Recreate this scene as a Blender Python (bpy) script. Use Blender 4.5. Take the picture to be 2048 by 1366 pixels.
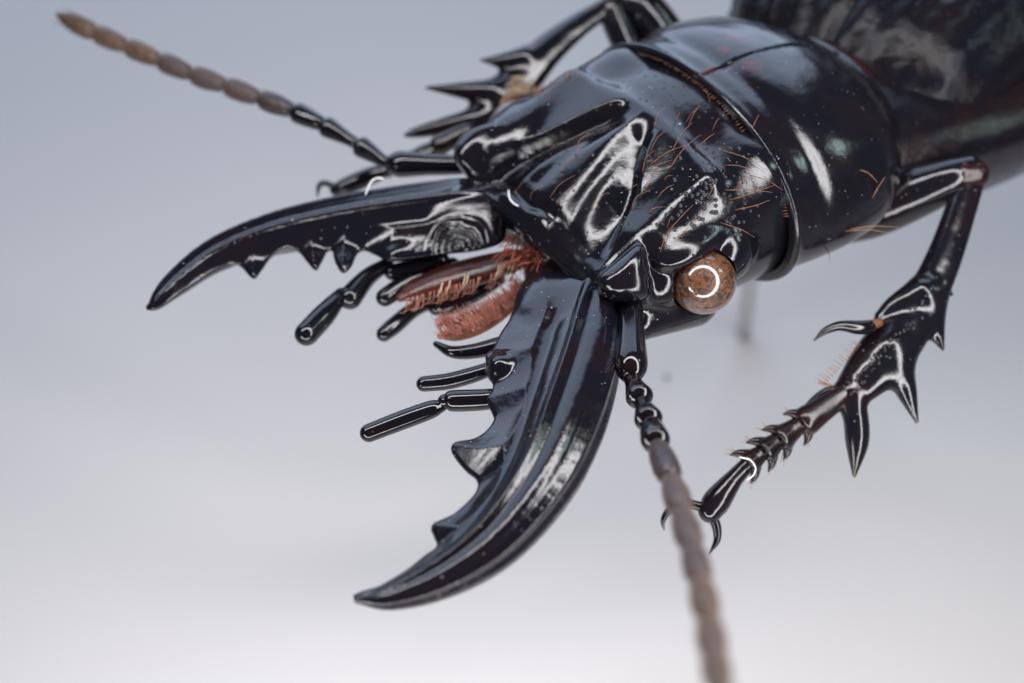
import bpy, math, random
import numpy as np
from mathutils import Vector, Matrix
from mathutils.bvhtree import BVHTree

random.seed(4)
rng = np.random.default_rng(4)
for o in list(bpy.data.objects):
    bpy.data.objects.remove(o)
scene = bpy.context.scene
col = scene.collection

# --------------------------------------------------------------------------
# scale and viewing frame.  1 u = 1.5 mm.  "View" points have x right, y up,
# z towards the lens; world points stand on a horizontal sheet of paper.
# --------------------------------------------------------------------------
S = 0.0015
D = 26.0                       # lens to the middle of the head, in u
C45 = math.sqrt(.5)
PAPER = -11.                   # height of the paper under the view centre, in u


def W(v):
    v = np.asarray(v, float)
    x, y, z = v[..., 0], v[..., 1], v[..., 2]
    return np.stack([x, C45 * (y - z), C45 * (y + z) - PAPER], -1)


# ---- camera ----------------------------------------------------------------
cam_d = bpy.data.cameras.new('camera')
cam = bpy.data.objects.new('camera', cam_d)
col.objects.link(cam)
scene.camera = cam
cam.location = Vector(W((0, 0, D)) * S)
cam.rotation_euler = (math.radians(45), 0, 0)
cam_d.sensor_width = 36
cam_d.lens = 36 * D / 20.48
cam_d.clip_start = 0.001
cam_d.clip_end = 50
cam_d.dof.use_dof = True
cam_d.dof.focus_distance = (D - 2.2) * S
cam_d.dof.aperture_fstop = 54

# ---- world and lamps ---------------------------------------------------------
world = bpy.data.worlds.new('World')
scene.world = world
world.use_nodes = True
bg = world.node_tree.nodes['Background']
bg.inputs[0].default_value = (.84, .89, 1, 1)
bg.inputs[1].default_value = .07


def area(name, v, target, sx, sy, radiance, colour, xdir=None):
    ld = bpy.data.lights.new(name, 'AREA')
    ld.shape = 'RECTANGLE'
    ld.size, ld.size_y = sx * S, sy * S
    ld.energy = radiance * math.pi * sx * sy * S * S
    ld.color = colour
    o = bpy.data.objects.new(name, ld)
    col.objects.link(o)
    p, t = Vector(W(v) * S), Vector(W(target) * S)
    z = (p - t).normalized()
    x = Vector(W(xdir) - W((0, 0, 0))) if xdir is not None else Vector((0, 0, 1)).cross(z)
    x = (x - z * x.dot(z)).normalized()
    y = z.cross(x)
    o.matrix_world = Matrix(((x[0], y[0], z[0], p[0]), (x[1], y[1], z[1], p[1]), (x[2], y[2], z[2], p[2]), (0, 0, 0, 1)))
    return o


# ring lamp round the lens, a stretch of it unlit on the left
N_RING = 44
R_RING = 15.5
for i in range(N_RING):
    a = 2 * math.pi * (i + .5) / N_RING
    if 150 < math.degrees(a) < 208:
        continue
    area('ring_lamp', (R_RING * math.cos(a) - 2.0, R_RING * math.sin(a), 12.5), (.6, .6, 0),
         2 * math.pi * R_RING / N_RING * 1.03, 3.0, 16.5, (1, .985, 1), (-math.sin(a), math.cos(a), 0))
# tall window behind the specimen
area('window_light', (-23, 130, -36), (2, 3, -2), 205, 130, 2.45, (.60, .74, 1))
# second small window off to the right
area('side_window', (52, 34, 26), (3, 3, 0), 9, 12, 8.0, (.74, 1, .94))

vs = scene.view_settings
vs.view_transform = 'Standard'
vs.look = 'None'
vs.exposure = 0
vs.gamma = 1
scene.render.engine = 'CYCLES'

# --------------------------------------------------------------------------
# frames of the beetle: head (F forward, L its left, U up) and body
# --------------------------------------------------------------------------
MH = np.array([[-0.81617632, 0.57220274, -0.08025109],
               [-0.46512609, -0.56824489, 0.67878971],
               [0.34280307, 0.59133896, 0.72993444]])
OH = np.array([0.52944274, 1.8636906, 0.])


def frame(e, a):
    e, a = math.radians(e), math.radians(a)
    U = np.array([0, math.cos(e), math.sin(e)])
    T = np.array([0, -math.sin(e), math.cos(e)])
    F = -math.cos(a) * np.array([1., 0, 0]) + math.sin(a) * T
    return np.stack([F, np.cross(U, F), U], 1)


MB = frame(45, 33)
OB = OH + MH @ np.array([-4.2, 0, .2]) + np.array([-.36, -.14, 0]) + MB @ np.array([0, .1, -.08])


def ray(px, py):
    return np.array([(px - 1024) / 100 / D, (683 - py) / 100 / D, -1.])


def vp(px, py, z=0.):
    """view point seen at a pixel, z u in front of the head's plane"""
    return np.array([0, 0, D]) + (D - z) * ray(px, py)


def on_plane(px, py, M, O, u):
    d = ray(px, py)
    Cc = np.array([0, 0, D])
    t = (u - (Cc - O) @ M[:, 2]) / (d @ M[:, 2])
    return Cc + t * d


def hv(px, py, u=0.):
    return on_plane(px, py, MH, OH, u)


def hp(px, py, u=0.):
    return MH.T @ (hv(px, py, u) - OH)


def h2v(q):
    return OH + np.asarray(q, float) @ MH.T


def b2v(q):
    return OB + np.asarray(q, float) @ MB.T


# --------------------------------------------------------------------------
# materials
# --------------------------------------------------------------------------
def new_mat(name):
    m = bpy.data.materials.new(name)
    m.use_nodes = True
    nt = m.node_tree
    return m, nt, nt.nodes['Principled BSDF']


def node(nt, t, **kw):
    n = nt.nodes.new(t)
    for k, v in kw.items():
        if k.startswith('i_'):
            n.inputs[k[2:].replace('_', ' ')].default_value = v
        else:
            setattr(n, k, v)
    return n


def ramp(nt, src, stops):
    r = node(nt, 'ShaderNodeValToRGB')
    cr = r.color_ramp
    while len(cr.elements) < len(stops):
        cr.elements.new(.5)
    for e, (p, c) in zip(cr.elements, stops):
        e.position = p
        e.color = c if len(c) == 4 else (*c, 1)
    nt.links.new(src, r.inputs[0])
    return r.outputs[0]


def mixc(nt, f, a, b):
    n = node(nt, 'ShaderNodeMix', data_type='RGBA')
    for s, v in ((0, f), (6, a), (7, b)):
        if hasattr(v, 'node'):
            nt.links.new(v, n.inputs[s])
        else:
            n.inputs[s].default_value = v if s == 0 else (v if len(v) == 4 else (*v, 1))
    return n.outputs[2]


def cuticle(name, c1, c2=None, rough=.1, wave=.3, fine=.25, pits=0., dust=.5, ior=1.5, pit_scale=5.5):
    """glossy insect cuticle: gentle undulation, fine relief, optional pits, dust specks"""
    m, nt, b = new_mat(name)
    tc = node(nt, 'ShaderNodeTexCoord').outputs['Object']
    L = nt.links.new
    n1 = node(nt, 'ShaderNodeTexNoise', i_Scale=1.1, i_Detail=3.)
    L(tc, n1.inputs[0])
    base = mixc(nt, ramp(nt, n1.outputs[0], [(.42, (0, 0, 0)), (.68, (1, 1, 1))]), c1, c2 or c1)
    # dust specks
    v = node(nt, 'ShaderNodeTexVoronoi', i_Scale=6.5, i_Randomness=1.)
    L(tc, v.inputs[0])
    n2 = node(nt, 'ShaderNodeTexNoise', i_Scale=1.7, i_Detail=2.)
    L(tc, n2.inputs[0])
    thr = node(nt, 'ShaderNodeMath', operation='MULTIPLY_ADD')
    L(n2.outputs[0], thr.inputs[0])
    thr.inputs[1].default_value = .30
    thr.inputs[2].default_value = -.092
    lt = node(nt, 'ShaderNodeMath', operation='LESS_THAN')
    L(v.outputs['Distance'], lt.inputs[0])
    L(thr.outputs[0], lt.inputs[1])
    df = node(nt, 'ShaderNodeMath', operation='MULTIPLY')
    L(lt.outputs[0], df.inputs[0])
    df.inputs[1].default_value = dust
    base = mixc(nt, df.outputs[0], base, (.42, .41, .42))
    L(base, b.inputs['Base Color'])
    # roughness variation
    n3 = node(nt, 'ShaderNodeTexNoise', i_Scale=2.3, i_Detail=3., i_Roughness=.5)
    L(tc, n3.inputs[0])
    rr = node(nt, 'ShaderNodeMapRange')
    L(n3.outputs[0], rr.inputs[0])
    rr.inputs[1].default_value, rr.inputs[2].default_value = .40, .75
    rr.inputs[3].default_value, rr.inputs[4].default_value = rough * .85, rough * 1.5
    ra = node(nt, 'ShaderNodeMath', operation='MULTIPLY_ADD')
    L(df.outputs[0], ra.inputs[0])
    ra.inputs[1].default_value = .5
    L(rr.outputs[0], ra.inputs[2])
    n4 = node(nt, 'ShaderNodeTexNoise', i_Scale=.9, i_Detail=2., i_Roughness=.5)
    L(tc, n4.inputs[0])
    dull = node(nt, 'ShaderNodeMapRange')
    L(n4.outputs[0], dull.inputs[0])
    dull.inputs[1].default_value, dull.inputs[2].default_value = .56, .72
    dull.inputs[3].default_value, dull.inputs[4].default_value = 0, .14
    rs = node(nt, 'ShaderNodeMath', operation='ADD')
    L(ra.outputs[0], rs.inputs[0])
    L(dull.outputs[0], rs.inputs[1])
    L(rs.outputs[0], b.inputs['Roughness'])
    b.inputs['IOR'].default_value = ior
    # relief
    w = node(nt, 'ShaderNodeTexNoise', i_Scale=1.6, i_Detail=2.)
    L(tc, w.inputs[0])
    f = node(nt, 'ShaderNodeTexNoise', i_Scale=16., i_Detail=5., i_Roughness=.65)
    L(tc, f.inputs[0])
    b1 = node(nt, 'ShaderNodeBump', i_Strength=wave, i_Distance=.08 * S)
    L(w.outputs[0], b1.inputs['Height'])
    b2 = node(nt, 'ShaderNodeBump', i_Strength=fine, i_Distance=.009 * S)
    L(f.outputs[0], b2.inputs['Height'])
    L(b1.outputs[0], b2.inputs['Normal'])
    last = b2
    if pits:
        pv = node(nt, 'ShaderNodeTexVoronoi', i_Scale=pit_scale, i_Randomness=.8)
        L(tc, pv.inputs[0])
        ph = ramp(nt, pv.outputs['Distance'], [(.0, (0, 0, 0)), (.16, (1, 1, 1))])
        b3 = node(nt, 'ShaderNodeBump', i_Strength=pits, i_Distance=.03 * S)
        pn = node(nt, 'ShaderNodeTexNoise', i_Scale=.8, i_Detail=2.)
        L(tc, pn.inputs[0])
        L(ramp(nt, pn.outputs[0], [(.46, (0, 0, 0)), (.56, (pits, pits, pits))]), b3.inputs['Strength'])
        L(ph, b3.inputs['Height'])
        L(b2.outputs[0], b3.inputs['Normal'])
        last = b3
    L(last.outputs[0], b.inputs['Normal'])
    return m


BLK = (.0045, .0045, .0075)
M = {}
M['head'] = cuticle('head_cuticle', BLK, (.007, .005, .007), rough=.085, wave=.25, fine=.3, dust=.75, pits=.7)
M['pronotum'] = cuticle('pronotum_cuticle', BLK, (.007, .005, .007), rough=.10, wave=.22, fine=.35, dust=.25)
M['elytra'] = cuticle('elytra_cuticle', (.006, .006, .010), (.010, .007, .008), rough=.14, wave=1., fine=1., dust=.2, ior=1.27)
M['abdomen'] = cuticle('abdomen_cuticle', (.006, .005, .008), (.012, .006, .007), rough=.2, wave=.6, fine=.8, dust=.2, ior=1.42)
M['mandible'] = cuticle('mandible_cuticle', (.005, .005, .009), (.009, .005, .007), rough=.09, wave=.22, fine=.3, dust=.6)
M['mandible_wrinkled'] = cuticle('wrinkled_mandible_cuticle', (.005, .005, .009), (.009, .005, .007), rough=.09, wave=.22, fine=.3, dust=.6)
M['leg'] = cuticle('leg_cuticle', (.005, .005, .008), (.010, .005, .006), rough=.1, wave=.25, fine=.25, dust=.3)
M['palp'] = cuticle('palp_cuticle', (.004, .004, .007), (.007, .004, .005), rough=.07, wave=.1, fine=.1, dust=.2)
M['tarsus'] = cuticle('tarsus_cuticle', (.008, .005, .006), (.022, .007, .006), rough=.16, wave=.2, fine=.4, dust=.2)
M['waist'] = cuticle('waist_cuticle', (.010, .004, .005), (.05, .009, .009), rough=.2, wave=.8, fine=.8, dust=.2)
M['lacinia'] = cuticle('lacinia_cuticle', (.02, .005, .004), (.085, .017, .010), rough=.22, wave=.4, fine=.5, dust=.1)
M['lacinia_pale'] = cuticle('pale_lacinia_cuticle', (.26, .08, .05), (.40, .15, .10), rough=.4, wave=.5, fine=.8, dust=.1)
M['amber'] = cuticle('amber_cuticle', (.10, .035, .015), (.26, .13, .055), rough=.3, dust=.1)


def wrinkles(mat, centre_w, reach):
    """fine concentric wrinkles round a point of the shell (object space)"""
    nt = mat.node_tree
    b = nt.nodes['Principled BSDF']
    L = nt.links.new
    tc = node(nt, 'ShaderNodeTexCoord').outputs['Object']
    sub = node(nt, 'ShaderNodeVectorMath', operation='SUBTRACT')
    L(tc, sub.inputs[0])
    sub.inputs[1].default_value = tuple(centre_w)
    wv = node(nt, 'ShaderNodeTexWave', wave_type='RINGS', rings_direction='SPHERICAL', i_Scale=2.3, i_Distortion=5., i_Detail=3.)
    L(sub.outputs[0], wv.inputs[0])
    ln = node(nt, 'ShaderNodeVectorMath', operation='LENGTH')
    L(sub.outputs[0], ln.inputs[0])
    mr = node(nt, 'ShaderNodeMapRange')
    L(ln.outputs['Value'], mr.inputs[0])
    mr.inputs[1].default_value, mr.inputs[2].default_value = reach * .5, reach
    mr.inputs[3].default_value, mr.inputs[4].default_value = 1, 0
    bp = node(nt, 'ShaderNodeBump', i_Distance=.028 * S)
    L(mr.outputs[0], bp.inputs['Strength'])
    L(wv.outputs['Fac'], bp.inputs['Height'])
    L(b.inputs['Normal'].links[0].from_socket, bp.inputs['Normal'])
    L(bp.outputs[0], b.inputs['Normal'])


def painted_reflections(mat, centres_w, reach, colour):
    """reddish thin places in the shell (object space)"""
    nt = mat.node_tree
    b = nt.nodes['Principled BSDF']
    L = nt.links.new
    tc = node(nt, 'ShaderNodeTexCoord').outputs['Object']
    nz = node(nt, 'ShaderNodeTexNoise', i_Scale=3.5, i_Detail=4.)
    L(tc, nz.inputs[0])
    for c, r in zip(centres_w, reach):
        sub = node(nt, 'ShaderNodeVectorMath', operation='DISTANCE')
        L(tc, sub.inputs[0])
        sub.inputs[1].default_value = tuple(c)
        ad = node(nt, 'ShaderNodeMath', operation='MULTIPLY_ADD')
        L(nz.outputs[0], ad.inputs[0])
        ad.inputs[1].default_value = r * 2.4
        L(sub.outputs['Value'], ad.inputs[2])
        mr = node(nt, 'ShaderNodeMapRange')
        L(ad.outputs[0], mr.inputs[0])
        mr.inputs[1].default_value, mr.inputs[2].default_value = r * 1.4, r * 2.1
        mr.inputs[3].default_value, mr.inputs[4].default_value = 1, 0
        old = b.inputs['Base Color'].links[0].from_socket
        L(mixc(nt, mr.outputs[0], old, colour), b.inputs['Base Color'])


def plain(name, c, rough, sheen=0., trans=0., metal=0., noise=None):
    m, nt, b = new_mat(name)
    b.inputs['Base Color'].default_value = (*c, 1)
    b.inputs['Roughness'].default_value = rough
    b.inputs['Metallic'].default_value = metal
    if sheen:
        b.inputs['Sheen Weight'].default_value = sheen
        b.inputs['Sheen Roughness'].default_value = .4
        b.inputs['Sheen Tint'].default_value = (1, .85, .75, 1)
    if noise:
        tc = node(nt, 'ShaderNodeTexCoord').outputs['Object']
        n = node(nt, 'ShaderNodeTexNoise', i_Scale=noise[0], i_Detail=4.)
        nt.links.new(tc, n.inputs[0])
        nt.links.new(mixc(nt, ramp(nt, n.outputs[0], [(.35, (0, 0, 0)), (.65, (1, 1, 1))]), c, noise[1]), b.inputs['Base Color'])
        bp = node(nt, 'ShaderNodeBump', i_Strength=.5, i_Distance=noise[2] * S)
        nt.links.new(n.outputs[0], bp.inputs['Height'])
        nt.links.new(bp.outputs[0], b.inputs['Normal'])
    return m


M['flagellum'] = plain('flagellum_pubescence', (.040, .022, .021), .5, sheen=.15, noise=(11., (.062, .038, .033), .05))
M['flagellum_base'] = plain('flagellum_base_pubescence', (.018, .011, .012), .36, sheen=.1, noise=(11., (.036, .021, .02), .05))
M['flagellum_tip'] = plain('flagellum_tip_pubescence', (.050, .026, .018), .5, sheen=.2, noise=(9., (.11, .058, .03), .05))
M['hair'] = plain('amber_bristle', (.20, .085, .04), .35)
M['red_hair'] = plain('red_bristle', (.22, .05, .025), .4)
M['pale_hair'] = plain('pale_bristle', (.55, .40, .27), .4)
M['comb_hair'] = plain('comb_bristle', (.34, .13, .08), .25)
M['pale_down'] = plain('antenna_down', (.16, .11, .085), .5)
M['lint'] = plain('white_lint', (.8, .8, .8), .6)
M['steel'] = plain('pin_steel', (.42, .42, .43), .35, metal=.6)
M['speck'] = plain('dust_grain', (.10, .10, .11), .8)


def eye_material():
    m, nt, b = new_mat('compound_eye')
    L = nt.links.new
    tc = node(nt, 'ShaderNodeTexCoord').outputs['Object']
    n = node(nt, 'ShaderNodeTexNoise', i_Scale=7., i_Detail=4., i_Roughness=.6, i_Distortion=.8)
    L(tc, n.inputs[0])
    sb = node(nt, 'ShaderNodeMath', operation='SUBTRACT')
    L(n.outputs[0], sb.inputs[0])
    sb.inputs[1].default_value = .5
    ab = node(nt, 'ShaderNodeMath', operation='ABSOLUTE')
    L(sb.outputs[0], ab.inputs[0])
    c = ramp(nt, ab.outputs[0], [(.0, (.16, .055, .012)), (.03, (.085, .025, .005)), (.07, (.030, .008, .002)), (.15, (.010, .003, .001))])
    L(c, b.inputs['Base Color'])
    b.inputs['Roughness'].default_value = .5
    b.inputs['Coat Weight'].default_value = 1
    b.inputs['Coat Roughness'].default_value = .08
    b.inputs['Coat IOR'].default_value = 1.6
    bp = node(nt, 'ShaderNodeBump', i_Strength=.5, i_Distance=.05 * S)
    L(n.outputs[0], bp.inputs['Height'])
    L(bp.outputs[0], b.inputs['Normal'])
    return m


M['eye'] = eye_material()


def paper_material():
    m, nt, b = new_mat('pale_paper')
    L = nt.links.new
    tc = node(nt, 'ShaderNodeTexCoord').outputs['Object']
    n = node(nt, 'ShaderNodeTexNoise', i_Scale=.12, i_Detail=3.)
    L(tc, n.inputs[0])
    L(mixc(nt, n.outputs[0], (.625, .590, .568), (.645, .608, .583)), b.inputs['Base Color'])
    b.inputs['Roughness'].default_value = .8
    n2 = node(nt, 'ShaderNodeTexNoise', i_Scale=6., i_Detail=5.)
    L(tc, n2.inputs[0])
    bp = node(nt, 'ShaderNodeBump', i_Strength=.3, i_Distance=.03 * S)
    L(n2.outputs[0], bp.inputs['Height'])
    L(bp.outputs[0], b.inputs['Normal'])
    return m


M['paper'] = paper_material()

# --------------------------------------------------------------------------
# objects
# --------------------------------------------------------------------------
BASE = np.array([*W(b2v((-2, 0, 0)))[:2], 0.])
beetle = bpy.data.objects.new('beetle', None)
col.objects.link(beetle)
beetle.location = Vector(BASE * S)
beetle.scale = (S, S, S)
beetle['label'] = 'glossy black ground beetle with long toothed jaws raised above pale paper'
beetle['category'] = 'beetle'


def mesh_obj(name, verts_v, faces, mat, parent=None, normals=None, base=None):
    """verts in view space -> one mesh object"""
    w = W(verts_v) - (BASE if parent is not None else base)
    me = bpy.data.meshes.new(name)
    me.from_pydata([tuple(p) for p in w.tolist()], [], [tuple(f) for f in faces])
    me.polygons.foreach_set('use_smooth', [True] * len(me.polygons))
    me.materials.append(mat)
    me.update()
    if normals is not None:
        n = np.asarray(normals)
        nw = np.stack([n[:, 0], C45 * (n[:, 1] - n[:, 2]), C45 * (n[:, 1] + n[:, 2])], -1)
        me.normals_split_custom_set_from_vertices([tuple(x) for x in nw.tolist()])
    o = bpy.data.objects.new(name, me)
    col.objects.link(o)
    if parent is not None:
        o.parent = parent
    else:
        o.location = Vector(base * S)
        o.scale = (S, S, S)
    return o


def thing_obj(name, verts_v, faces, mat, label, cat, group=None):
    w = W(verts_v)
    base = np.array([(w[:, 0].min() + w[:, 0].max()) / 2, (w[:, 1].min() + w[:, 1].max()) / 2, w[:, 2].min()])
    o = mesh_obj(name, verts_v, faces, mat, None, None, base)
    o['label'], o['category'] = label, cat
    if group:
        o['group'] = group
    return o


# ---- tubes -------------------------------------------------------------------
def spline(pts, n):
    """Catmull-Rom through rows of pts"""
    p = np.asarray(pts, float)
    if len(p) == 2:
        t = np.linspace(0, 1, n)[:, None]
        return p[0] * (1 - t) + p[1] * t
    q = np.vstack([2 * p[0] - p[1], p, 2 * p[-1] - p[-2]])
    t = np.linspace(0, len(p) - 1 - 1e-6, n)
    i = t.astype(int)
    f = (t - i)[:, None]
    a, b, c, d = q[i], q[i + 1], q[i + 2], q[i + 3]
    return .5 * (2 * b + (c - a) * f + (2 * a - 5 * b + 4 * c - d) * f ** 2 + (3 * b - a - 3 * c + d) * f ** 3)


def tube(path, rad, sides=20, flat=1., flat_dir=None):
    """closed tube; flat<1 squashes the section along flat_dir"""
    path = np.asarray(path, float)
    rad = np.asarray(rad, float)
    n = len(path)
    T = np.gradient(path, axis=0)
    T /= np.linalg.norm(T, axis=1)[:, None] + 1e-12
    ref = np.asarray(flat_dir if flat_dir is not None else (0.31, .2, .93), float)
    V = []
    ang = np.linspace(0, 2 * math.pi, sides, endpoint=False)
    for i in range(n):
        b = ref - (ref @ T[i]) * T[i]
        if np.linalg.norm(b) < 1e-3:
            b = np.cross(T[i], (1, 0, 0))
        b /= np.linalg.norm(b)
        a = np.cross(b, T[i])
        V.append(path[i] + rad[i] * (np.cos(ang)[:, None] * a + np.sin(ang)[:, None] * b * flat))
    V = np.vstack(V + [path[:1], path[-1:]])
    F = []
    for i in range(n - 1):
        for j in range(sides):
            k = (j + 1) % sides
            F.append((i * sides + j, i * sides + k, (i + 1) * sides + k, (i + 1) * sides + j))
    for j in range(sides):
        k = (j + 1) % sides
        F.append((n * sides, k, j))
        F.append((n * sides + 1, (n - 1) * sides + j, (n - 1) * sides + k))
    return V, F


def capped(pts, rads, n=24, sides=20, r0=True, r1=True, **kw):
    """smooth tube with rounded ends"""
    pr = spline(np.hstack([np.asarray(pts, float), np.asarray(rads, float)[:, None]]), n)
    p, r = pr[:, :3], np.maximum(pr[:, 3], .002)
    cap = []
    if r0:
        d = p[0] - p[1]
        d /= np.linalg.norm(d)
        s = [math.sin(x) for x in (1.45, 1.2, .9, .6, .3)]
        pre = [(p[0] + d * r[0] * x, r[0] * math.sqrt(1 - x * x)) for x in s]
        p = np.vstack([[q[0] for q in pre], p])
        r = np.concatenate([[q[1] for q in pre], r])
    if r1:
        d = p[-1] - p[-2]
        d /= np.linalg.norm(d)
        s = [math.sin(x) for x in (.3, .6, .9, 1.2, 1.45)]
        post = [(p[-1] + d * r[-1] * x, r[-1] * math.sqrt(1 - x * x)) for x in s]
        p = np.vstack([p, [q[0] for q in post]])
        r = np.concatenate([r, [q[1] for q in post]])
    return tube(p, r, sides, **kw)


def join(parts):
    V, F, o = [], [], 0
    for v, f in parts:
        V.append(v)
        F += [tuple(i + o for i in q) for q in f]
        o += len(v)
    return np.vstack(V), F


def hair(pts, r=.012, sides=5, n=7):
    p = spline(pts, n)
    return tube(p, np.linspace(r, r * .25, n), sides)


# ---- implicit surfaces -------------------------------------------------------
def smin(a, b, k):
    h = np.clip(.5 + .5 * (b - a) / k, 0, 1)
    return b + (a - b) * h - k * h * (1 - h)


def smax(a, b, k):
    return -smin(-a, -b, k)


def ell(p, c, r):
    q = p - np.asarray(c, np.float32)
    r = np.asarray(r, np.float32)
    k0 = np.sqrt(((q / r) ** 2).sum(1))
    k1 = np.sqrt(((q / (r * r)) ** 2).sum(1)) + 1e-6
    return k0 * (k0 - 1) / k1


def rcone(p, a, b, ra, rb, sq=None):
    """round cone; sq = (axis, factor) squashes space about the segment"""
    a, b = np.asarray(a, np.float32), np.asarray(b, np.float32)
    q = p - a
    d = b - a
    t = np.clip(q @ d / (d @ d), 0, 1)
    e = q - t[:, None] * d
    if sq is not None:
        ax = np.asarray(sq[0], np.float32)
        e = e + np.outer(e @ ax, ax) * (1 / sq[1] - 1)
    return np.sqrt((e * e).sum(1)) - (ra + (rb - ra) * t)


def chain(p, pts, rads, k=.06, sq=None):
    d = None
    for i in range(len(pts) - 1):
        c = rcone(p, pts[i], pts[i + 1], rads[i], rads[i + 1], sq)
        d = c if d is None else smin(d, c, k)
    return d


def mesh_sdf(fn, lo, hi, h):
    """narrow-band surface nets, vertices pulled onto the surface, exact normals"""
    lo, hi = np.asarray(lo, float), np.asarray(hi, float)
    B = 6
    nb = np.ceil((hi - lo) / (h * B)).astype(int)
    n = nb * B
    # coarse pass at block centres
    g = np.stack(np.meshgrid(*[lo[i] + (np.arange(nb[i]) + .5) * B * h for i in range(3)], indexing='ij'), -1).reshape(-1, 3).astype(np.float32)
    dc = fn(g)
    near = np.abs(dc) < B * h * 1.35
    vals = np.repeat(np.repeat(np.repeat(np.sign(dc).reshape(nb), B, 0), B, 1), B, 2).astype(np.float32) * 10
    ids = np.argwhere(near.reshape(nb))
    off = np.stack(np.meshgrid(*[np.arange(B)] * 3, indexing='ij'), -1).reshape(-1, 3)
    for s in range(0, len(ids), 1500):
        idx = (ids[s:s + 1500, None, :] * B + off[None]).reshape(-1, 3)
        v = fn((lo + idx * h).astype(np.float32))
        vals[idx[:, 0], idx[:, 1], idx[:, 2]] = v
    ins = vals < 0
    cnt = np.zeros(n - 1, int)
    for a in (0, 1):
        for b in (0, 1):
            for c in (0, 1):
                cnt += ins[a:n[0] - 1 + a, b:n[1] - 1 + b, c:n[2] - 1 + c]
    cells = np.argwhere((cnt > 0) & (cnt < 8))
    vid = -np.ones(n - 1, int)
    vid[cells[:, 0], cells[:, 1], cells[:, 2]] = np.arange(len(cells))
    acc = np.zeros((len(cells), 3))
    num = np.zeros(len(cells))
    cor = [(a, b, c) for a in (0, 1) for b in (0, 1) for c in (0, 1)]
    for i in range(8):
        for j in range(i + 1, 8):
            df = [x != y for x, y in zip(cor[i], cor[j])]
            if sum(df) != 1:
                continue
            ca, cb = cells + cor[i], cells + cor[j]
            va, vb = vals[ca[:, 0], ca[:, 1], ca[:, 2]], vals[cb[:, 0], cb[:, 1], cb[:, 2]]
            x = (va < 0) != (vb < 0)
            t = np.where(x, va / np.where(x, va - vb, 1), 0)[:, None]
            acc += np.where(x[:, None], ca + t * (cb - ca), 0)
            num += x
    V = lo + acc / num[:, None] * h
    Q = []
    for ax in range(3):
        o1, o2 = [(1, 2), (2, 0), (0, 1)][ax]
        sl0 = [slice(1, n[i] - 1) for i in range(3)]
        sl0[ax] = slice(0, n[ax] - 1)
        sl1 = list(sl0)
        sl1[ax] = slice(1, n[ax])
        i0, i1 = ins[tuple(sl0)], ins[tuple(sl1)]
        e = np.argwhere(i0 != i1)
        st = i0[e[:, 0], e[:, 1], e[:, 2]]
        base = e.copy()
        for i in range(3):
            if i != ax:
                base[:, i] += 1
        u1 = np.zeros(3, int)
        u1[o1] = 1
        u2 = np.zeros(3, int)
        u2[o2] = 1

        def g(c):
            return vid[c[:, 0], c[:, 1], c[:, 2]]
        q = np.stack([g(base - u1 - u2), g(base - u2), g(base), g(base - u1)], 1)
        q[~st] = q[~st][:, ::-1]
        Q.append(q)
    Q = np.vstack(Q)
    Q = Q[(Q >= 0).all(1)]

    def grad(P, eps):
        G = np.zeros_like(P)
        for i in range(3):
            d = np.zeros(3)
            d[i] = eps
            G[:, i] = (fn((P + d).astype(np.float32)) - fn((P - d).astype(np.float32))) / (2 * eps)
        return G
    for _ in range(2):
        G = grad(V, h * .3)
        f = fn(V.astype(np.float32))
        st = f / np.maximum((G * G).sum(1), .15)
        V = V - np.clip(st, -h, h)[:, None] * G
    G = grad(V, h * .45)
    N = G / (np.linalg.norm(G, axis=1)[:, None] + 1e-9)
    return V, Q.tolist(), N


def sdf_obj(name, fn, lo, hi, h, mat, parent, Mf=None, Of=None):
    V, Q, N = mesh_sdf(fn, lo, hi, h)
    if Mf is not None:
        V, N = Of + V @ Mf.T, N @ Mf.T
    o = mesh_obj(name, V, Q, mat, parent, N)
    return o, V, Q, N


def bvh(V, Q):
    return BVHTree.FromPolygons([tuple(v) for v in V.tolist()], Q)


CAMV = Vector((0, 0, D))


def cast(tree, px, py):
    hit, nrm, _, _ = tree.ray_cast(CAMV, Vector(ray(px, py)).normalized())
    return (np.array(hit), np.array(nrm)) if hit else (None, None)


# --------------------------------------------------------------------------
# the setting
# --------------------------------------------------------------------------
pz = C45 * 0
sheet = 330.
Vp = np.array([[-sheet, -sheet], [sheet, -sheet], [sheet, sheet], [-sheet, sheet]])
me = bpy.data.meshes.new('paper_backdrop')
me.from_pydata([(x, y + 30, 0) for x, y in Vp], [], [(0, 1, 2, 3)])
me.materials.append(M['paper'])
paper = bpy.data.objects.new('paper_backdrop', me)
paper.scale = (S, S, S)
col.objects.link(paper)
paper['kind'] = 'structure'
paper['label'] = 'plain pale grey sheet of paper lying flat below the beetle'

# --------------------------------------------------------------------------
# head
# --------------------------------------------------------------------------
BN = np.array([.30, .52, .80])
BN /= np.linalg.norm(BN)
BC = np.array([-.33, 2.52, .86]) + .33 * BN
BE1 = np.cross(BN, (0, 0, 1.))
BE1 /= np.linalg.norm(BE1)
BE2 = np.cross(BN, BE1)


def boss_corners():
    """outline of the boss over the antenna on its own tilted plane"""
    out = []
    for px, py in [(1186, 556), (1286, 474), (1306, 545), (1300, 596), (1215, 600)]:
        d = MH.T @ ray(px, py)
        c = MH.T @ (np.array([0, 0, D]) - OH)
        q = c + ((BC - c) @ BN) / (d @ BN) * d - BC
        out.append((q @ BE1, q @ BE2))
    P = np.array(out)
    if np.cross(P[1] - P[0], P[2] - P[1]) < 0:
        P = P[::-1]
    return P


BP = boss_corners()


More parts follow.
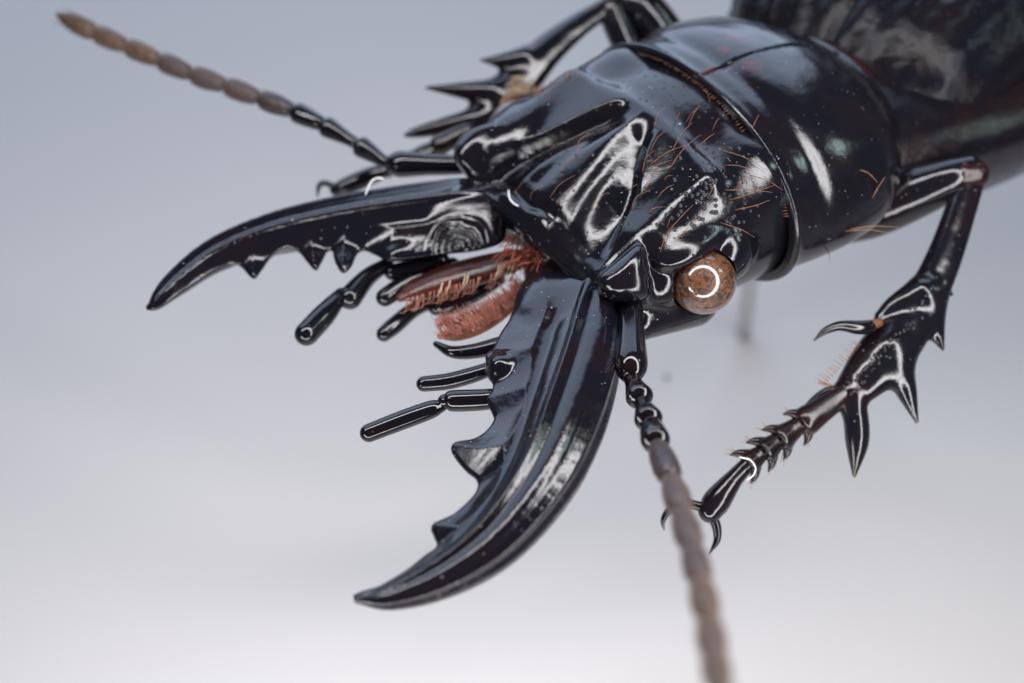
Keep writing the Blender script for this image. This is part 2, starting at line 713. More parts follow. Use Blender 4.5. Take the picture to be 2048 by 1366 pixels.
def poly2(x, y, P, k):
    d = None
    for i in range(len(P)):
        a, b = P[i], P[(i + 1) % len(P)]
        n = np.array([b[1] - a[1], a[0] - b[0]])
        n /= np.linalg.norm(n)
        e = (x - a[0]) * n[0] + (y - a[1]) * n[1]
        d = e if d is None else smax(d, e, k)
    return d


def head_fn(p):
    f, l, u = p[:, 0], p[:, 1], p[:, 2]
    al = np.abs(l)
    pm = np.stack([f, al, u], 1)                 # the head is symmetric
    d = ell(pm, (-3.75, 0, .0), (3.55, 3.06, 2.08))
    # front wedge
    top = .62 + np.clip(.2 - f, 0, 3) * .46
    mid, hh = (top - .95) / 2, (top + .95) / 2
    wid = 2.1 + np.clip(-f, 0, 2.5) * .1
    r = .26
    qx = np.abs(f + 1.25) - 1.45 + r
    qy = al - wid + r
    qz = (np.abs(u - mid) - hh + r) * .92
    box = np.sqrt(np.maximum(qx, 0) ** 2 + np.maximum(qy, 0) ** 2 + np.maximum(qz, 0) ** 2) + np.minimum(np.maximum(qx, np.maximum(qy, qz)), 0) - r
    d = smin(d, box, .55)
    # swollen sides running back from the bosses
    d = np.where(l < 0, smin(d, rcone(pm, (-.6, 2.34, .72), (-3.7, 1.95, .95), .58, .92), .4),
                 smin(d, rcone(pm, (-1.25, 2.12, .76), (-3.7, 1.95, .92), .58, .92), .45))
    # low fold between the furrows
    d = smin(d, rcone(pm, (-.3, .0, .62), (-2.4, .0, 1.56), .18, .3), .4)
    # frontal furrows: a steep outer wall and a long gentle inner slope, converging backwards
    crest = np.interp(f, [-3.0, -2.3, -1.5, -.75, .1, .6], [.35, .72, 1.28, 1.72, 2.0, 2.1]) + .035 * np.sin(4.3 * f + l)
    t = crest - al
    wall = np.clip((t + .06) / .26, 0, 1)
    wall = wall * wall * (3 - 2 * wall)
    slope = np.where(t > .2, np.exp(-((t - .2) / .42) ** 2 * .8), 1)
    run = np.clip((f + 2.75) / .55, 0, 1)
    run = run * run * (3 - 2 * run) * (1 - .35 * np.clip((f + .5) / .6, 0, 1))
    run = run * np.where(l > 0, 1 - .85 * np.clip((f + 1.1) / .8, 0, 1), 1)
    d = d + np.where(u > 0, np.where(l > 0, .22, .30) * wall * slope * run, 0)
    # inner furrow, shallower
    t2 = np.interp(f, [-2.2, -.2], [.22, .75]) - al + .03 * np.sin(3.7 * f + 2 * l)
    r2 = np.clip((f + 2.1) / .6, 0, 1) * np.clip((-.1 - f) / .4, 0, 1)
    d = d + np.where(u > 0, .045 * np.exp(-(t2 / .2) ** 2) * r2, 0)
    # cross suture behind the front plate
    d = d + np.where((u > 0) & (al < 1.9), .09 * np.exp(-((f + .22 + .05 * np.sin(3 * l)) / .11) ** 2) * np.clip((1.9 - al) / .4, 0, 1) * np.where(l > .3, .4, 1), 0)
    # front edge: a bevelled lip with a shallow notch
    d = smin(d, rcone(pm, (.15, 0, .48), (.15, 2.0, .48), .07, .07), .15)
    d = smax(d, -rcone(pm, (.42, .0, .6), (.42, 0, -.2), .2, .2), .1)
    # boss over the antenna: a tilted, rounded, roughly triangular plate
    q = pm - BC.astype(np.float32)
    rb = .27
    d2 = poly2(q @ BE1, q @ BE2, BP, .22) + rb
    hz = q @ BN
    dome = hz - .12 + .07 * np.clip(1 + d2 / .55, 0, 1.6) ** 2
    dz = np.maximum(dome + rb, -.8 - hz)
    boss = np.sqrt(np.maximum(d2, 0) ** 2 + np.maximum(dz, 0) ** 2) + np.minimum(np.maximum(d2, dz), 0) - rb
    d = smin(d, boss, .10)
    # mouth cavity
    d = smax(d, -ell(pm, (.75, 0, -.75), (1.25, 1.95, .95)), .15)
    # swelling behind the eye, cheek below it, eye socket
    d = smin(d, ell(pm, (-2.42, 2.80, .42), (.58, .52, .60)), .25)
    d = smin(d, ell(pm, (-1.62, 2.62, .98), (.75, .42, .3)), .2)
    d = smin(d, ell(pm, (-1.0, 2.66, .30), (.4, .34, .4)), .35)
    d = smin(d, rcone(pm, (-.55, 2.55, -.35), (-1.7, 2.6, -.45), .42, .62), .3)
    d = smax(d, -ell(pm, (-1.66, 3.06, .34), (.635, .635, .635)), .05)
    return d


head, HV, HQ, HN = sdf_obj('head', head_fn, (-6.2, -4, -2.4), (1., 4, 2.6), .048, M['head'], beetle, MH, OH)
htree = bvh(HV, HQ)

# eyes
def sphere(c, r, n=28, m=40):
    th = np.linspace(0, math.pi, n)[1:-1]
    ph = np.linspace(0, 2 * math.pi, m, endpoint=False)
    V = [np.array([0, 0, 1.])] + [np.array([math.sin(t) * math.cos(p), math.sin(t) * math.sin(p), math.cos(t)]) for t in th for p in ph] + [np.array([0, 0, -1.])]
    F = [(0, 1 + j, 1 + (j + 1) % m) for j in range(m)]
    for i in range(n - 3):
        for j in range(m):
            a = 1 + i * m
            F.append((a + j, a + m + j, a + m + (j + 1) % m, a + (j + 1) % m))
    e = 1 + (n - 2) * m
    F += [(e, e - m + (j + 1) % m, e - m + j) for j in range(m)]
    return np.asarray(c) + np.array(V) * r, F


for s in (1, -1):
    c = h2v((-1.66, s * 3.06, .34))
    v, f = sphere(c, .62)
    o = mesh_obj('eye', v, f, M['eye'], head)
    o['label'] = 'bulging brown mottled compound eye'


# --------------------------------------------------------------------------
# mandibles: a tapering blade swept along its crest, ridged on top, toothed inside
# --------------------------------------------------------------------------
def poly_sdf(q, P):
    """signed distance to a closed polygon in the plane"""
    d = np.full(len(q), 1e9, np.float32)
    s = np.ones(len(q), np.float32)
    for i in range(len(P)):
        a, b = P[i - 1], P[i]
        e = b - a
        w = q - a
        t = np.clip(w @ e / (e @ e), 0, 1)
        r = w - t[:, None] * e
        d = np.minimum(d, (r * r).sum(1))
        c1, c2 = q[:, 1] >= a[1], q[:, 1] < b[1]
        c3 = e[0] * w[:, 1] > e[1] * w[:, 0]
        s = np.where((c1 & c2 & c3) | (~c1 & ~c2 & ~c3), -s, s)
    return s * np.sqrt(d)


def mandible_fn(crest_px, wi, wo, hu, hd, side, inner_px, blocks, us, under=.5, ub=-.1,
                ridges=((.17, 74, 8), (-.13, 101, 13), (.19, 131, 9), (-.06, 152, 13))):
    cr = np.array([hp(x, y, z) for (x, y), z in zip(crest_px, hu)])
    K = 46
    ctl = np.column_stack([cr[:, :2], us, wi, wo, hu, hd])
    edge = np.array([hp(x, y, ub)[:2] for x, y in inner_px])
    edge = spline(edge, 110)
    poly = np.vstack([edge, cr[:, :2]]).astype(np.float32)
    c0 = ctl[0].copy()
    c0[:2] += (ctl[0, :2] - ctl[1, :2]) * .75
    c0[2:] *= .9
    ctl = np.vstack([c0, ctl])
    sp = spline(ctl, K)
    sp[:, 3:] = np.maximum(sp[:, 3:], .02)
    P2 = sp[:, :2].astype(np.float32)
    T = np.gradient(P2, axis=0)
    ds = np.linalg.norm(T, axis=1)
    T = T / ds[:, None]
    Nn = np.stack([T[:, 1], -T[:, 0]], 1) * (1 if side > 0 else -1)
    prm = sp[:, 2:].astype(np.float32)

    def fn(p):
        q = p[:, :2].astype(np.float32)
        d2 = (q * q).sum(1)[:, None] - 2 * q @ P2.T + (P2 * P2).sum(1)[None]
        i = d2.argmin(1)
        r = q - P2[i]
        s = i + (r * T[i]).sum(1) / ds[i]
        sc = np.clip(s, 0, K - 1.001)
        j = sc.astype(int)
        fr = (sc - j)[:, None]
        nn = Nn[j] * (1 - fr) + Nn[j + 1] * fr
        pc = P2[j] * (1 - fr) + P2[j + 1] * fr
        r = q - pc
        a = (r * nn).sum(1)
        e = np.where((s < 0) | (s > K - 1), np.sqrt(np.maximum((r * r).sum(1) - a * a, 0)), 0)
        pr = prm[j] * (1 - fr) + prm[j + 1] * fr
        b = p[:, 2] - pr[:, 0]
        w = np.where(a > 0, pr[:, 1], pr[:, 2])
        st = np.clip(a / (.7 * pr[:, 1]), 0, 1)
        h = np.where(b > 0, pr[:, 3], pr[:, 4] * (1 - under * st * st * (3 - 2 * st)))
        rho = np.sqrt(a * a + b * b)
        ph = np.degrees(np.arctan2(b, a))
        x, y = np.abs(a) / w, np.abs(b) / h
        # section: rounder outside, wedge-shaped towards the cutting edge
        n = np.where(a > 0, 1.45, 2.1)
        m = (x ** n + y ** n + 1e-9) ** (1 / n)
        rr = rho / np.maximum(m, 1e-4)
        rr = np.where(rho < 1e-3, np.minimum(w, h), rr)
        bump = sum(am * np.exp(-((ph - c) / w_) ** 2) for am, c, w_ in ridges)
        fade = np.clip(sc / 6, 0, 1) * np.clip((K - 1 - sc) / 9, 0, 1)
        d = (rho - rr * (1 + bump * fade)) * .8
        d = np.where(e > 0, np.sqrt(np.maximum(d, 0) ** 2 + e * e), d)
        # cutting blade, thinning towards the traced inner edge
        d2 = poly_sdf(q, poly)
        th = .05 + .45 * np.clip(-d2, 0, 1.1)
        dz = (np.abs(p[:, 2] - ub) - th) * .92
        kk = .2 * np.clip((K - 1 - sc) / 12, .08, 1)
        d = smin(d, smax(d2, dz, .08), kk)
        for c, rd, k in blocks:
            d = smin(d, ell(p, c, rd), k)
        return d
    return fn


left_edge = [(703, 1193), (724, 1182), (761, 1171), (808, 1144), (848, 1112), (871, 1096), (869, 1080), (861, 1060), (866, 1047), (884, 1039), (910, 1026), (943, 995), (954, 975),
             (950, 958), (933, 945), (912, 921), (901, 901), (906, 887), (924, 882), (950, 877), (973, 861), (986, 842), (985, 832), (976, 812), (973, 799), (982, 783), (985, 767),
             (976, 750), (972, 732), (970, 711), (986, 697), (1000, 667), (1018, 641), (1033, 612), (1042, 577), (1060, 545), (1086, 533), (1130, 560)]
fnL = mandible_fn([(1178, 590), (1150, 690), (1112, 800), (1066, 915), (985, 1035), (890, 1115), (780, 1172), (706, 1194)],
                  [.70, .72, .65, .55, .45, .34, .22, .03], [.62, .80, .85, .74, .58, .42, .24, .03],
                  [.62, .62, .60, .54, .44, .34, .2, .03], [.8, .85, .8, .7, .55, .42, .25, .03], 1, left_edge,
                  [((.55, 1.5, -.1), (.75, .75, .45), .4), (hp(1000, 735, 0), (.22, .22, .24), .2)], [0, 0, 0, 0, -.02, -.05, -.08, -.1],
                  ridges=((.15, 80, 7), (-.07, 97, 8), (.10, 122, 14), (.12, 152, 8), (-.05, 168, 10)))
manL, LV, LQ, LN = sdf_obj('mandible', fnL, (-1., .2, -1.4), (8, 6.6, 1.3), .045, M['mandible'], beetle, MH, OH)
manL['label'] = 'black curved mandible with two bright ridges and blunt inner teeth'

right_edge = [(291, 613), (318, 596), (362, 565), (407, 537), (458, 514), (480, 532), (506, 558), (524, 540), (544, 512), (568, 495), (585, 494), (598, 505), (612, 523), (631, 541),
              (645, 522), (656, 502), (664, 504), (669, 525), (684, 546), (703, 533), (715, 508), (728, 501), (752, 511), (770, 519), (807, 519), (858, 512), (909, 505), (960, 497), (1008, 480), (1000, 440)]
fnR = mandible_fn([(905, 378), (800, 392), (670, 414), (540, 446), (430, 492), (352, 548), (308, 592), (289, 611)],
                  [.60, .60, .5, .40, .32, .25, .16, .03], [.50, .52, .52, .48, .42, .32, .2, .03],
                  [.58, .56, .5, .42, .33, .25, .15, .02], [.7, .7, .6, .46, .36, .28, .16, .03], -1, right_edge,
                  [((.5, -1.75, .0), (.8, .8, .5), .3), (hp(800, 502, -.05), (.26, .18, .12), .12)], [0, 0, 0, 0, 0, -.03, -.06, -.1], .68)
manR, RV, RQ, RN = sdf_obj('mandible', fnR, (-1., -6, -1.4), (8, -.2, 1.3), .045, M['mandible_wrinkled'], beetle, MH, OH)
wrinkles(M['mandible_wrinkled'], W(cast(bvh(RV, RQ), 915, 496)[0]) - BASE, .75)
manR['label'] = 'black curved mandible with three sharp inner teeth, lint on its back'

# --------------------------------------------------------------------------
# body
# --------------------------------------------------------------------------
def axial(xs, wid, top, bot, n_up=2.0, n_dn=2.0):
    xs = np.asarray(xs, float)
    order = np.argsort(xs)
    g = np.linspace(xs.min(), xs.max(), 160)
    tt = np.interp(g, xs[order], np.arange(len(xs)))
    tab = np.stack([np.interp(g, xs[order], np.asarray(v, float)[order]) for v in (wid, top, bot)], 1)
    ker = np.hanning(35)
    ker /= ker.sum()
    pad = np.pad(tab, ((17, 17), (0, 0)), mode='reflect', reflect_type='odd')
    tab = np.stack([np.convolve(pad[:, i], ker, 'valid') for i in range(3)], 1)

    def fn(p):
        x, y, z = p[:, 0], p[:, 1], p[:, 2]
        w, t, b = (np.interp(x, g, tab[:, i]) for i in range(3))
        w, t, b = np.maximum(w, .05), np.maximum(t, .05), np.maximum(b, .05)
        h = np.where(z > 0, t, b)
        n = np.where(z > 0, n_up, n_dn)
        m = ((np.abs(y) / w) ** n + (np.abs(z) / h) ** n + 1e-9) ** (1 / n)
        rho = np.sqrt(y * y + z * z)
        rr = rho / np.maximum(m, 1e-4)
        return np.where(rho < 1e-3, -np.minimum(w, h), rho - rr) * .85
    return fn


pro_ax = axial([.3, 0, -.65, -1.5, -2.5, -3.3, -3.9, -4.3, -4.6], [3.26, 3.28, 3.42, 3.5, 3.4, 2.95, 2.3, 1.7, 1.5],
               [2.08, 2.1, 2.2, 2.24, 2.08, 1.75, 1.4, 1.05, .9], [1.85, 1.85, 1.85, 1.8, 1.7, 1.5, 1.3, 1.1, 1.0], 2.15, 2.0)


def pronotum_fn(p):
    x = p[:, 0]
    a = pro_ax(p) - .085 * np.exp(-(x / .2) ** 2)      # the front edge flares a little
    d = smax(a, x - .02, .08)
    d = smax(d, -4.35 - x, .12)
    # raised bead along the front edge
    d = smin(d, np.sqrt(a * a + (x + .04) ** 2) - .06, .05)
    # bead along the rear edge
    d = smin(d, np.sqrt(a * a + (x + 4.1) ** 2) - .10, .12)
    # middle line
    d = smax(d, -(np.sqrt(p[:, 1] ** 2 + a ** 2) - .03), .05)
    # shallow cross impression behind the front edge
    d = d + .05 * np.exp(-((x + .75) / .22) ** 2) * (p[:, 2] > 0)
    # hollow neck so the head sits inside
    d = smax(d, -np.maximum(a + .18, -.9 - x), .05)
    return d


pronotum, PV, PQ, PN = sdf_obj('pronotum', pronotum_fn, (-5.2, -4, -2.4), (.6, 4, 2.7), .055, M['pronotum'], beetle, MB, OB)
ptree = bvh(PV, PQ)
painted_reflections(M['pronotum'], [W(cast(ptree, *q)[0]) - BASE for q in ((1472, 74), (1445, 98), (1512, 128), (1420, 140))], [.34, .2, .3, .2], (.045, .008, .009))  # red reflections on the dome, painted as base colour
pronotum['label'] = 'domed black thorax shield with fringed front edge'

# waist and elytra
ME = frame(45, 47)
OE = b2v((-3.9, -.6, .1))
MA = frame(45, 34)
OA = b2v((-3.9, 0, -.05))


def e2v(q):
    return OE + np.asarray(q, float) @ ME.T


waist_fn = axial([.8, 0, -.8, -1.6], [1.7, 1.75, 1.6, 1.9], [.95, 1.0, .9, 1.2], [1.2, 1.2, 1.2, 1.3])
sdf_obj('waist', lambda p: smax(smax(waist_fn(p), p[:, 0] - .6, .1), -1.5 - p[:, 0], .1), (-2, -2.4, -2), (1, 2.4, 1.6), .08, M['waist'], beetle, ME, OE)[0]['label'] = 'dark red waist between thorax and wing cases'

ely_ax = axial([-.5, -.75, -1.2, -2.2, -4, -7, -11], [1.6, 2.5, 3.15, 3.5, 3.7, 3.8, 3.6], [.7, 1.15, 1.6, 2.0, 2.35, 2.55, 2.4],
               [.5, .7, .9, 1.0, 1.1, 1.1, 1.1], 2.3, 2.0)


def elytra_fn(p):
    a = ely_ax(p)
    d = smax(a, p[:, 0] + .52, .2)
    d = smax(d, -.32 - p[:, 2], .12)
    d = smax(d, -10.5 - p[:, 0], .1)
    # rim along the outer edge
    d = smin(d, np.sqrt(a * a + (p[:, 2] + .22) ** 2) - .12, .1)
    # seam between the two wing cases and shallow striae
    d = smax(d, -(np.sqrt(p[:, 1] ** 2 + a * a) - .07), .08)
    d = d + .025 * np.cos(p[:, 1] * 8.5) * (p[:, 2] > .2)
    return d


sdf_obj('elytra', elytra_fn, (-10.8, -4.4, -1.), (.2, 4.4, 3.), .085, M['elytra'], beetle, ME, OE)[0]['label'] = 'black wing cases behind the waist, out of focus'
abd_ax = axial([1.6, .8, 0, -1.2, -3, -6, -10.5], [1.8, 2.2, 2.5, 2.9, 3.2, 3.4, 3.0], [.5, .7, .9, 1.0, 1.0, .9, .4], [1.6, 1.9, 2.3, 2.75, 3.0, 3.0, 2.2])
sdf_obj('abdomen', lambda p: smax(smax(abd_ax(p + np.float32([0, 0, .2])), p[:, 0] - 1.4, .2), -10.3 - p[:, 0], .2), (-10.8, -4, -3.4), (2, 4, 1.4), .1, M['abdomen'], beetle, MA, OA)

# --------------------------------------------------------------------------
# antennae: scape (the antenna's own mesh), black segments, brown downy segments
# --------------------------------------------------------------------------
def seg(a, b, r, mat, name, parent, prof, sides=22, n=26, bend=None):
    a, b = np.asarray(a, float), np.asarray(b, float)
    t = np.linspace(0, 1, n)
    if bend is not None:
        path = spline([a, (a + b) / 2 + np.asarray(bend), b], n)
    else:
        path = a * (1 - t[:, None]) + b * t[:, None]
    rad = r * np.interp(t, [x for x, _ in prof], [y for _, y in prof])
    ker = np.array([.25, .5, .25])
    rad = np.convolve(np.pad(rad, 1, mode='edge'), ker, 'valid')
    v, f = tube(path, np.maximum(rad, .004), sides)
    return mesh_obj(name, v, f, mat, parent)


BEAD = [(0, .30), (.05, .62), (.14, .74), (.5, .92), (.78, 1.0), (.9, .92), (.97, .66), (1, .3)]
KNOB = [(0, .42), (.08, .55), (.3, .62), (.65, .88), (.84, 1.0), (.94, .86), (1, .4)]
DOWN = [(0, .34), (.05, .55), (.16, .78), (.45, .97), (.7, 1.0), (.88, .9), (.96, .66), (1, .36)]
TIP = [(0, .42), (.06, .72), (.2, .98), (.45, 1.0), (.7, .78), (.88, .42), (1, .05)]


def antenna(nodes, z, r_black, r_brown, label, taper=1.):
    P = [vp(x, y, zz) for (x, y), zz in zip(nodes, z)]
    o = seg(P[0], P[1], r_black * 1.25, M['palp'], 'antenna', beetle, [(0, .62), (.1, .72), (.5, .8), (.85, 1), (.95, .85), (1, .5)])
    o['label'] = label
    down = []
    for i in range(1, len(P) - 1):
        a, b = P[i], P[i + 1]
        a = a + (a - b) * .05
        if i < 4:
            seg(a, b, r_black, M['palp'], 'antenna_segment', o, KNOB if i < 3 else BEAD)
        else:
            last = i == len(P) - 2
            R_ = r_brown * (1 + (taper - 1) * (i - 4) / 7)
            ax = (b - a) / np.linalg.norm(b - a)
            for _ in range(90):
                t = random.uniform(.08, .92)
                n_ = rng.normal(size=3)
                n_ -= (n_ @ ax) * ax
                n_ /= np.linalg.norm(n_)
                q = a + (b - a) * t + n_ * R_ * .9 * np.interp(t, [x for x, _y in DOWN], [y for _x, y in DOWN])
                down.append(hair([q, q + n_ * .05 + ax * .09], .006, 3, 2))
            seg(a, b, r_brown * (1 + (taper - 1) * (i - 4) / 7), M['flagellum_tip' if i > 7 else 'flagellum' if i > 4 else 'flagellum_base'], 'antenna_segment', o, TIP if last else DOWN)
    dn = mesh_obj('down', *join(down), M['pale_down'], o)
    dn['kind'] = 'stuff'
    return P


right_nodes = [(935, 330), (776, 328), (712, 287), (643, 248), (585, 221), (518, 196), (450, 171), (382, 148), (318, 120), (252, 92), (190, 66), (111, 27)]
PR = antenna(right_nodes, np.linspace(-1.6, -4.2, 12), .235, .235, 'thin antenna with brown downy outer segments pointing away from the jaws')
left_nodes = [(1262, 590), (1262, 756), (1283, 802), (1300, 846), (1314, 890), (1342, 958), (1362, 1022), (1383, 1092), (1400, 1160), (1415, 1232), (1428, 1310), (1443, 1400)]
PL = antenna(left_nodes, [1.6, 2.9, 3.5, 4.1, 4.7, 5.8, 6.9, 8.0, 9.0, 10.0, 11.0, 12.0], .25, .225, 'antenna hanging past the tarsus, its brown outer half out of focus', .74)

# --------------------------------------------------------------------------
# mouthparts
# --------------------------------------------------------------------------
def palp(name, px, u, r, mat, parent, n=26, label=None, **kw):
    us = u if hasattr(u, '__len__') else [u] * len(px)
    v, f = capped([hv(x, y, uu) for (x, y), uu in zip(px, us)], r, n, 22, **kw)
    o = mesh_obj(name, v, f, mat, parent)
    if label:
        o['label'] = label
    return o


# beetle's right side
p = palp('maxillary_palp', [(880, 520), (830, 535), (785, 545)], [-.6, -.62, -.62], [.2, .2, .17], M['palp'], beetle)
palp('palp_segment', [(775, 528), (735, 555), (700, 595)], -.6, [.14, .19, .25], M['palp'], p)
palp('palp_segment', [(682, 590), (650, 628), (613, 668)], -.58, [.15, .23, .24], M['palp'], p)
palp('galea', [(905, 530), (830, 560), (800, 575), (770, 595)], -.75, [.16, .19, .2, .19], M['palp'], beetle)
p = palp('labial_palp', [(1000, 560), (950, 585), (895, 610), (872, 616)], -1.15, [.12, .2, .22, .16], M['palp'], beetle)
palp('palp_segment', [(880, 600), (830, 618), (790, 650), (768, 668)], -1.2, [.12, .16, .18, .16], M['palp'], p)
lac = palp('lacinia', [(1030, 520), (960, 540), (890, 560), (830, 582), (803, 594)], [-.45, -.5, -.55, -.6, -.62], [.28, .36, .36, .28, .12], M['lacinia'], beetle,
           label='dark red bristled inner jaw lobe', flat=.6, flat_dir=MH[:, 2])
# beetle's left side
laL = palp('lacinia', [(1045, 575), (1010, 612), (960, 645), (915, 665), (882, 672)], [-.55, -.6, -.65, -.65, -.65], [.12, .22, .26, .21, .08], M['lacinia_pale'], beetle,
           label='pale orange fuzzy inner jaw lobe', flat=.55, flat_dir=MH[:, 2])
palp('lacinia_lobe', [(1018, 606), (1008, 600)], -.55, [.14, .13], M['lacinia_pale'], laL, n=8)
palp('lacinia_lobe', [(995, 622), (984, 615)], -.57, [.15, .14], M['lacinia_pale'], laL, n=8)
palp('galea', [(1000, 690), (950, 702), (905, 704), (872, 688)], -.7, [.17, .15, .12, .06], M['palp'], beetle)
p = palp('labial_palp', [(1000, 728), (960, 745), (900, 762), (848, 768)], -.7, [.12, .15, .16, .15], M['palp'], beetle)
p = palp('maxillary_palp', [(1010, 795), (960, 800), (905, 802), (890, 803)], -.35, [.18, .2, .2, .14], M['palp'], beetle)
palp('palp_segment', [(882, 812), (860, 820), (800, 842), (738, 866)], -.4, [.12, .17, .18, .17], M['palp'], p)
# mouth floor
v, f = capped([h2v((-.4, 0, -1.15)), h2v((.1, 0, -1.2))], [1.3, .5], 12, 28, flat=.22, flat_dir=MH[:, 2])
mesh_obj('labium', v, f, M['lacinia'], beetle)

# comb of bristles on the inner jaw lobes
hs = []
for t in sorted(rng.uniform(0, 1, 44)):
    x, y = 1035 + (812 - 1035) * t, 528 + (594 - 528) * t
    a = hv(x, y + 4, -.32)
    b = hv(x + random.uniform(-8, 2), y + 26 + random.uniform(-6, 8), -.50)
    c = hv(x - 14 + random.uniform(-6, 4), y + 32, -.55)
    hs.append(hair([a, b, c], random.uniform(.008, .017)))
for t in np.linspace(0, 1, 46):
    x, y = 1040 + (880 - 1040) * t, 560 + (618 - 560) * t
    a = hv(x - 10, y + 20, -1.1)
    hs.append(hair([a, hv(x - 4, y + 34 + random.uniform(-3, 5), -1.1)], .014))
v, f = join(hs)
gl = []  # pale-coloured strands that paint glints onto the red comb
for t in sorted(rng.uniform(0, .75, 11)):
    x, y = 1030 + (812 - 1030) * t, 524 + (590 - 524) * t
    gl.append(hair([hv(x, y - 2, -.28), hv(x - 4, y + 14, -.3), hv(x - 12, y + 26, -.42)], random.uniform(.012, .022)))
o = mesh_obj('glint_bristles', *join(gl), M['pale_hair'], lac)
o['kind'] = 'stuff'
o = mesh_obj('bristle_comb', v, f, M['comb_hair'], lac)
o['kind'] = 'stuff'
hs = []
for i in range(520):
    t = random.random()
    pp = spline([(1045, 580), (1005, 618), (955, 645), (915, 660), (885, 668)], 100)[int(t * 99)]
    x, y = pp[0] + random.gauss(0, 4), pp[1] + random.uniform(-22, 14)
    a = hv(x, y, -.36)
    b = hv(x - random.uniform(4, 22), y - random.uniform(8, 28), -.34 + random.uniform(-.1, .2))
    hs.append(hair([a, b], .0115, 4, 3))
v, f = join(hs)
o = mesh_obj('fuzz', v, f, M['lacinia_pale'], laL)
o['kind'] = 'stuff'
# red bristles in the mouth corner
hs = []
for i in range(90):
    x, y = random.uniform(1018, 1098), random.uniform(468, 525)
    a = h2v(hp(x, y, random.uniform(-.2, .25)))
    dx, dy = random.uniform(-42, -4), random.uniform(4, 40)
    b = hv(x + dx * .6, y + dy * .5, random.uniform(-.3, .2))
    c = hv(x + dx, y + dy, random.uniform(-.5, .05))
    hs.append(hair([a, b, c], .018))
v, f = join(hs)
o = mesh_obj('mouth_bristles', v, f, M['red_hair'], head)
o['kind'] = 'stuff'

# --------------------------------------------------------------------------
# legs
# --------------------------------------------------------------------------
def vchain(px, z):
    return [vp(x, y, zz) for (x, y), zz in zip(px, z)]


def sweep(p, P, r, sq=None):
    """distance to a smooth tapering rod through many samples"""
    P = np.asarray(P, np.float32)
    T = np.gradient(P, axis=0)
    ds = np.linalg.norm(T, axis=1)
    T = T / ds[:, None]
    d2 = (p * p).sum(1)[:, None] - 2 * p @ P.T + (P * P).sum(1)[None]
    i = d2.argmin(1)
    s = i + ((p - P[i]) * T[i]).sum(1) / ds[i]
    s = np.clip(s, 0, len(P) - 1.001)
    j = s.astype(int)
    f = s - j
    e = p - (P[j] * (1 - f)[:, None] + P[j + 1] * f[:, None])
    if sq is not None:
        ax = np.asarray(sq[0], np.float32)
        e = e + np.outer(e @ ax, ax) * (1 / sq[1] - 1)
    r = np.asarray(r)
    return np.sqrt((e * e).sum(1)) - (r[j] * (1 - f) + r[j + 1] * f)


def leg_fn(core, cz, cr, spikes, flat, fdir, ks=.14):
    pr = spline(np.column_stack([np.array(vchain(core, cz)), cr]), 48)
    P, rc = [np.float32(q) for q in pr[:, :3]], pr[:, 3]
    sp = []
    for pts, rr, k in spikes:
        sr = spline(np.column_stack([np.array([vp(*t) for t in pts]), rr]), 20)
        sp.append(([np.float32(q) for q in sr[:, :3]], sr[:, 3], k))

    def fn(p):
        d = sweep(p, P, rc, (fdir, flat))
        for pts, rr, k in sp:
            d = smin(d, sweep(p, pts, rr), k)
        return d
    allp = np.array(P + [q for s in sp for q in s[0]])
    return fn, allp.min(0) - .8, allp.max(0) + .8


fd = np.array([-.35, .25, .9])
fd /= np.linalg.norm(fd)
# beetle's left front leg
v, f = capped([vp(1600, 430, -2.2), vp(1720, 425, -1.9), vp(1830, 385, -1.4), vp(1900, 358, -1.05), vp(1935, 345, -.95)], [.62, .62, .56, .44, .36], 34, 28)
legL = mesh_obj('front_leg', v, f, M['leg'], beetle)
legL['label'] = 'whole front leg standing clear beside the eye, femur to claws'
cz = lambda y: -.95 + (y - 345) / 445 * 1.25
core = [(1944, 346), (1918, 430), (1886, 520), (1848, 600), (1800, 668), (1752, 730), (1700, 788)]
fn, lo, hi = leg_fn(core, [cz(y) for _, y in core], [.30, .32, .36, .42, .54, .54, .36],
                    [([(1862, 590, cz(600)), (1868, 650, cz(650)), (1886, 700, cz(700) + .1)], [.26, .22, .03], .2),
                     ([(1780, 700, cz(700)), (1808, 770, cz(770)), (1834, 845, cz(800))], [.36, .24, .035], .25),
                     ([(1700, 790, cz(780)), (1712, 840, cz(820)), (1714, 890, cz(840)), (1708, 954, cz(850))], [.26, .25, .22, .03], .15),
                     ([(1840, 590, cz(600)), (1790, 612, cz(620)), (1762, 632, cz(632))], [.36, .22, .12], .2),
                     ([(1896, 585, cz(585)), (1902, 588, cz(588))], [.09, .05], .05)], .62, fd)
tibL, TV, TQ, TN = sdf_obj('tibia', fn, lo, hi, .05, M['leg'], legL)
ttree = bvh(TV, TQ)
# knee joint
v, f = capped([vp(1925, 350, -.9), vp(1950, 350, -.85)], [.33, .30], 10, 20)
mesh_obj('knee', v, f, M['waist'], legL)
# movable spur and the thin inner spur
v, f = capped([vp(1758, 645, .25), vp(1735, 652, .3)], [.09, .11], 8, 14)
mesh_obj('spur_joint', v, f, M['amber'], tibL)
v, f = capped([vp(1738, 654, .3), vp(1715, 655, .35), vp(1680, 652, .4), vp(1650, 662, .45), vp(1628, 681, .5)], [.14, .14, .10, .07, .015], 26, 16)
mesh_obj('spur', v, f, M['palp'], tibL)
v, f = capped([vp(1680, 778, .2), vp(1650, 785, .15), vp(1618, 810, .1), vp(1598, 838, .1)], [.09, .09, .07, .015], 20, 14)
mesh_obj('spur', v, f, M['palp'], tibL)
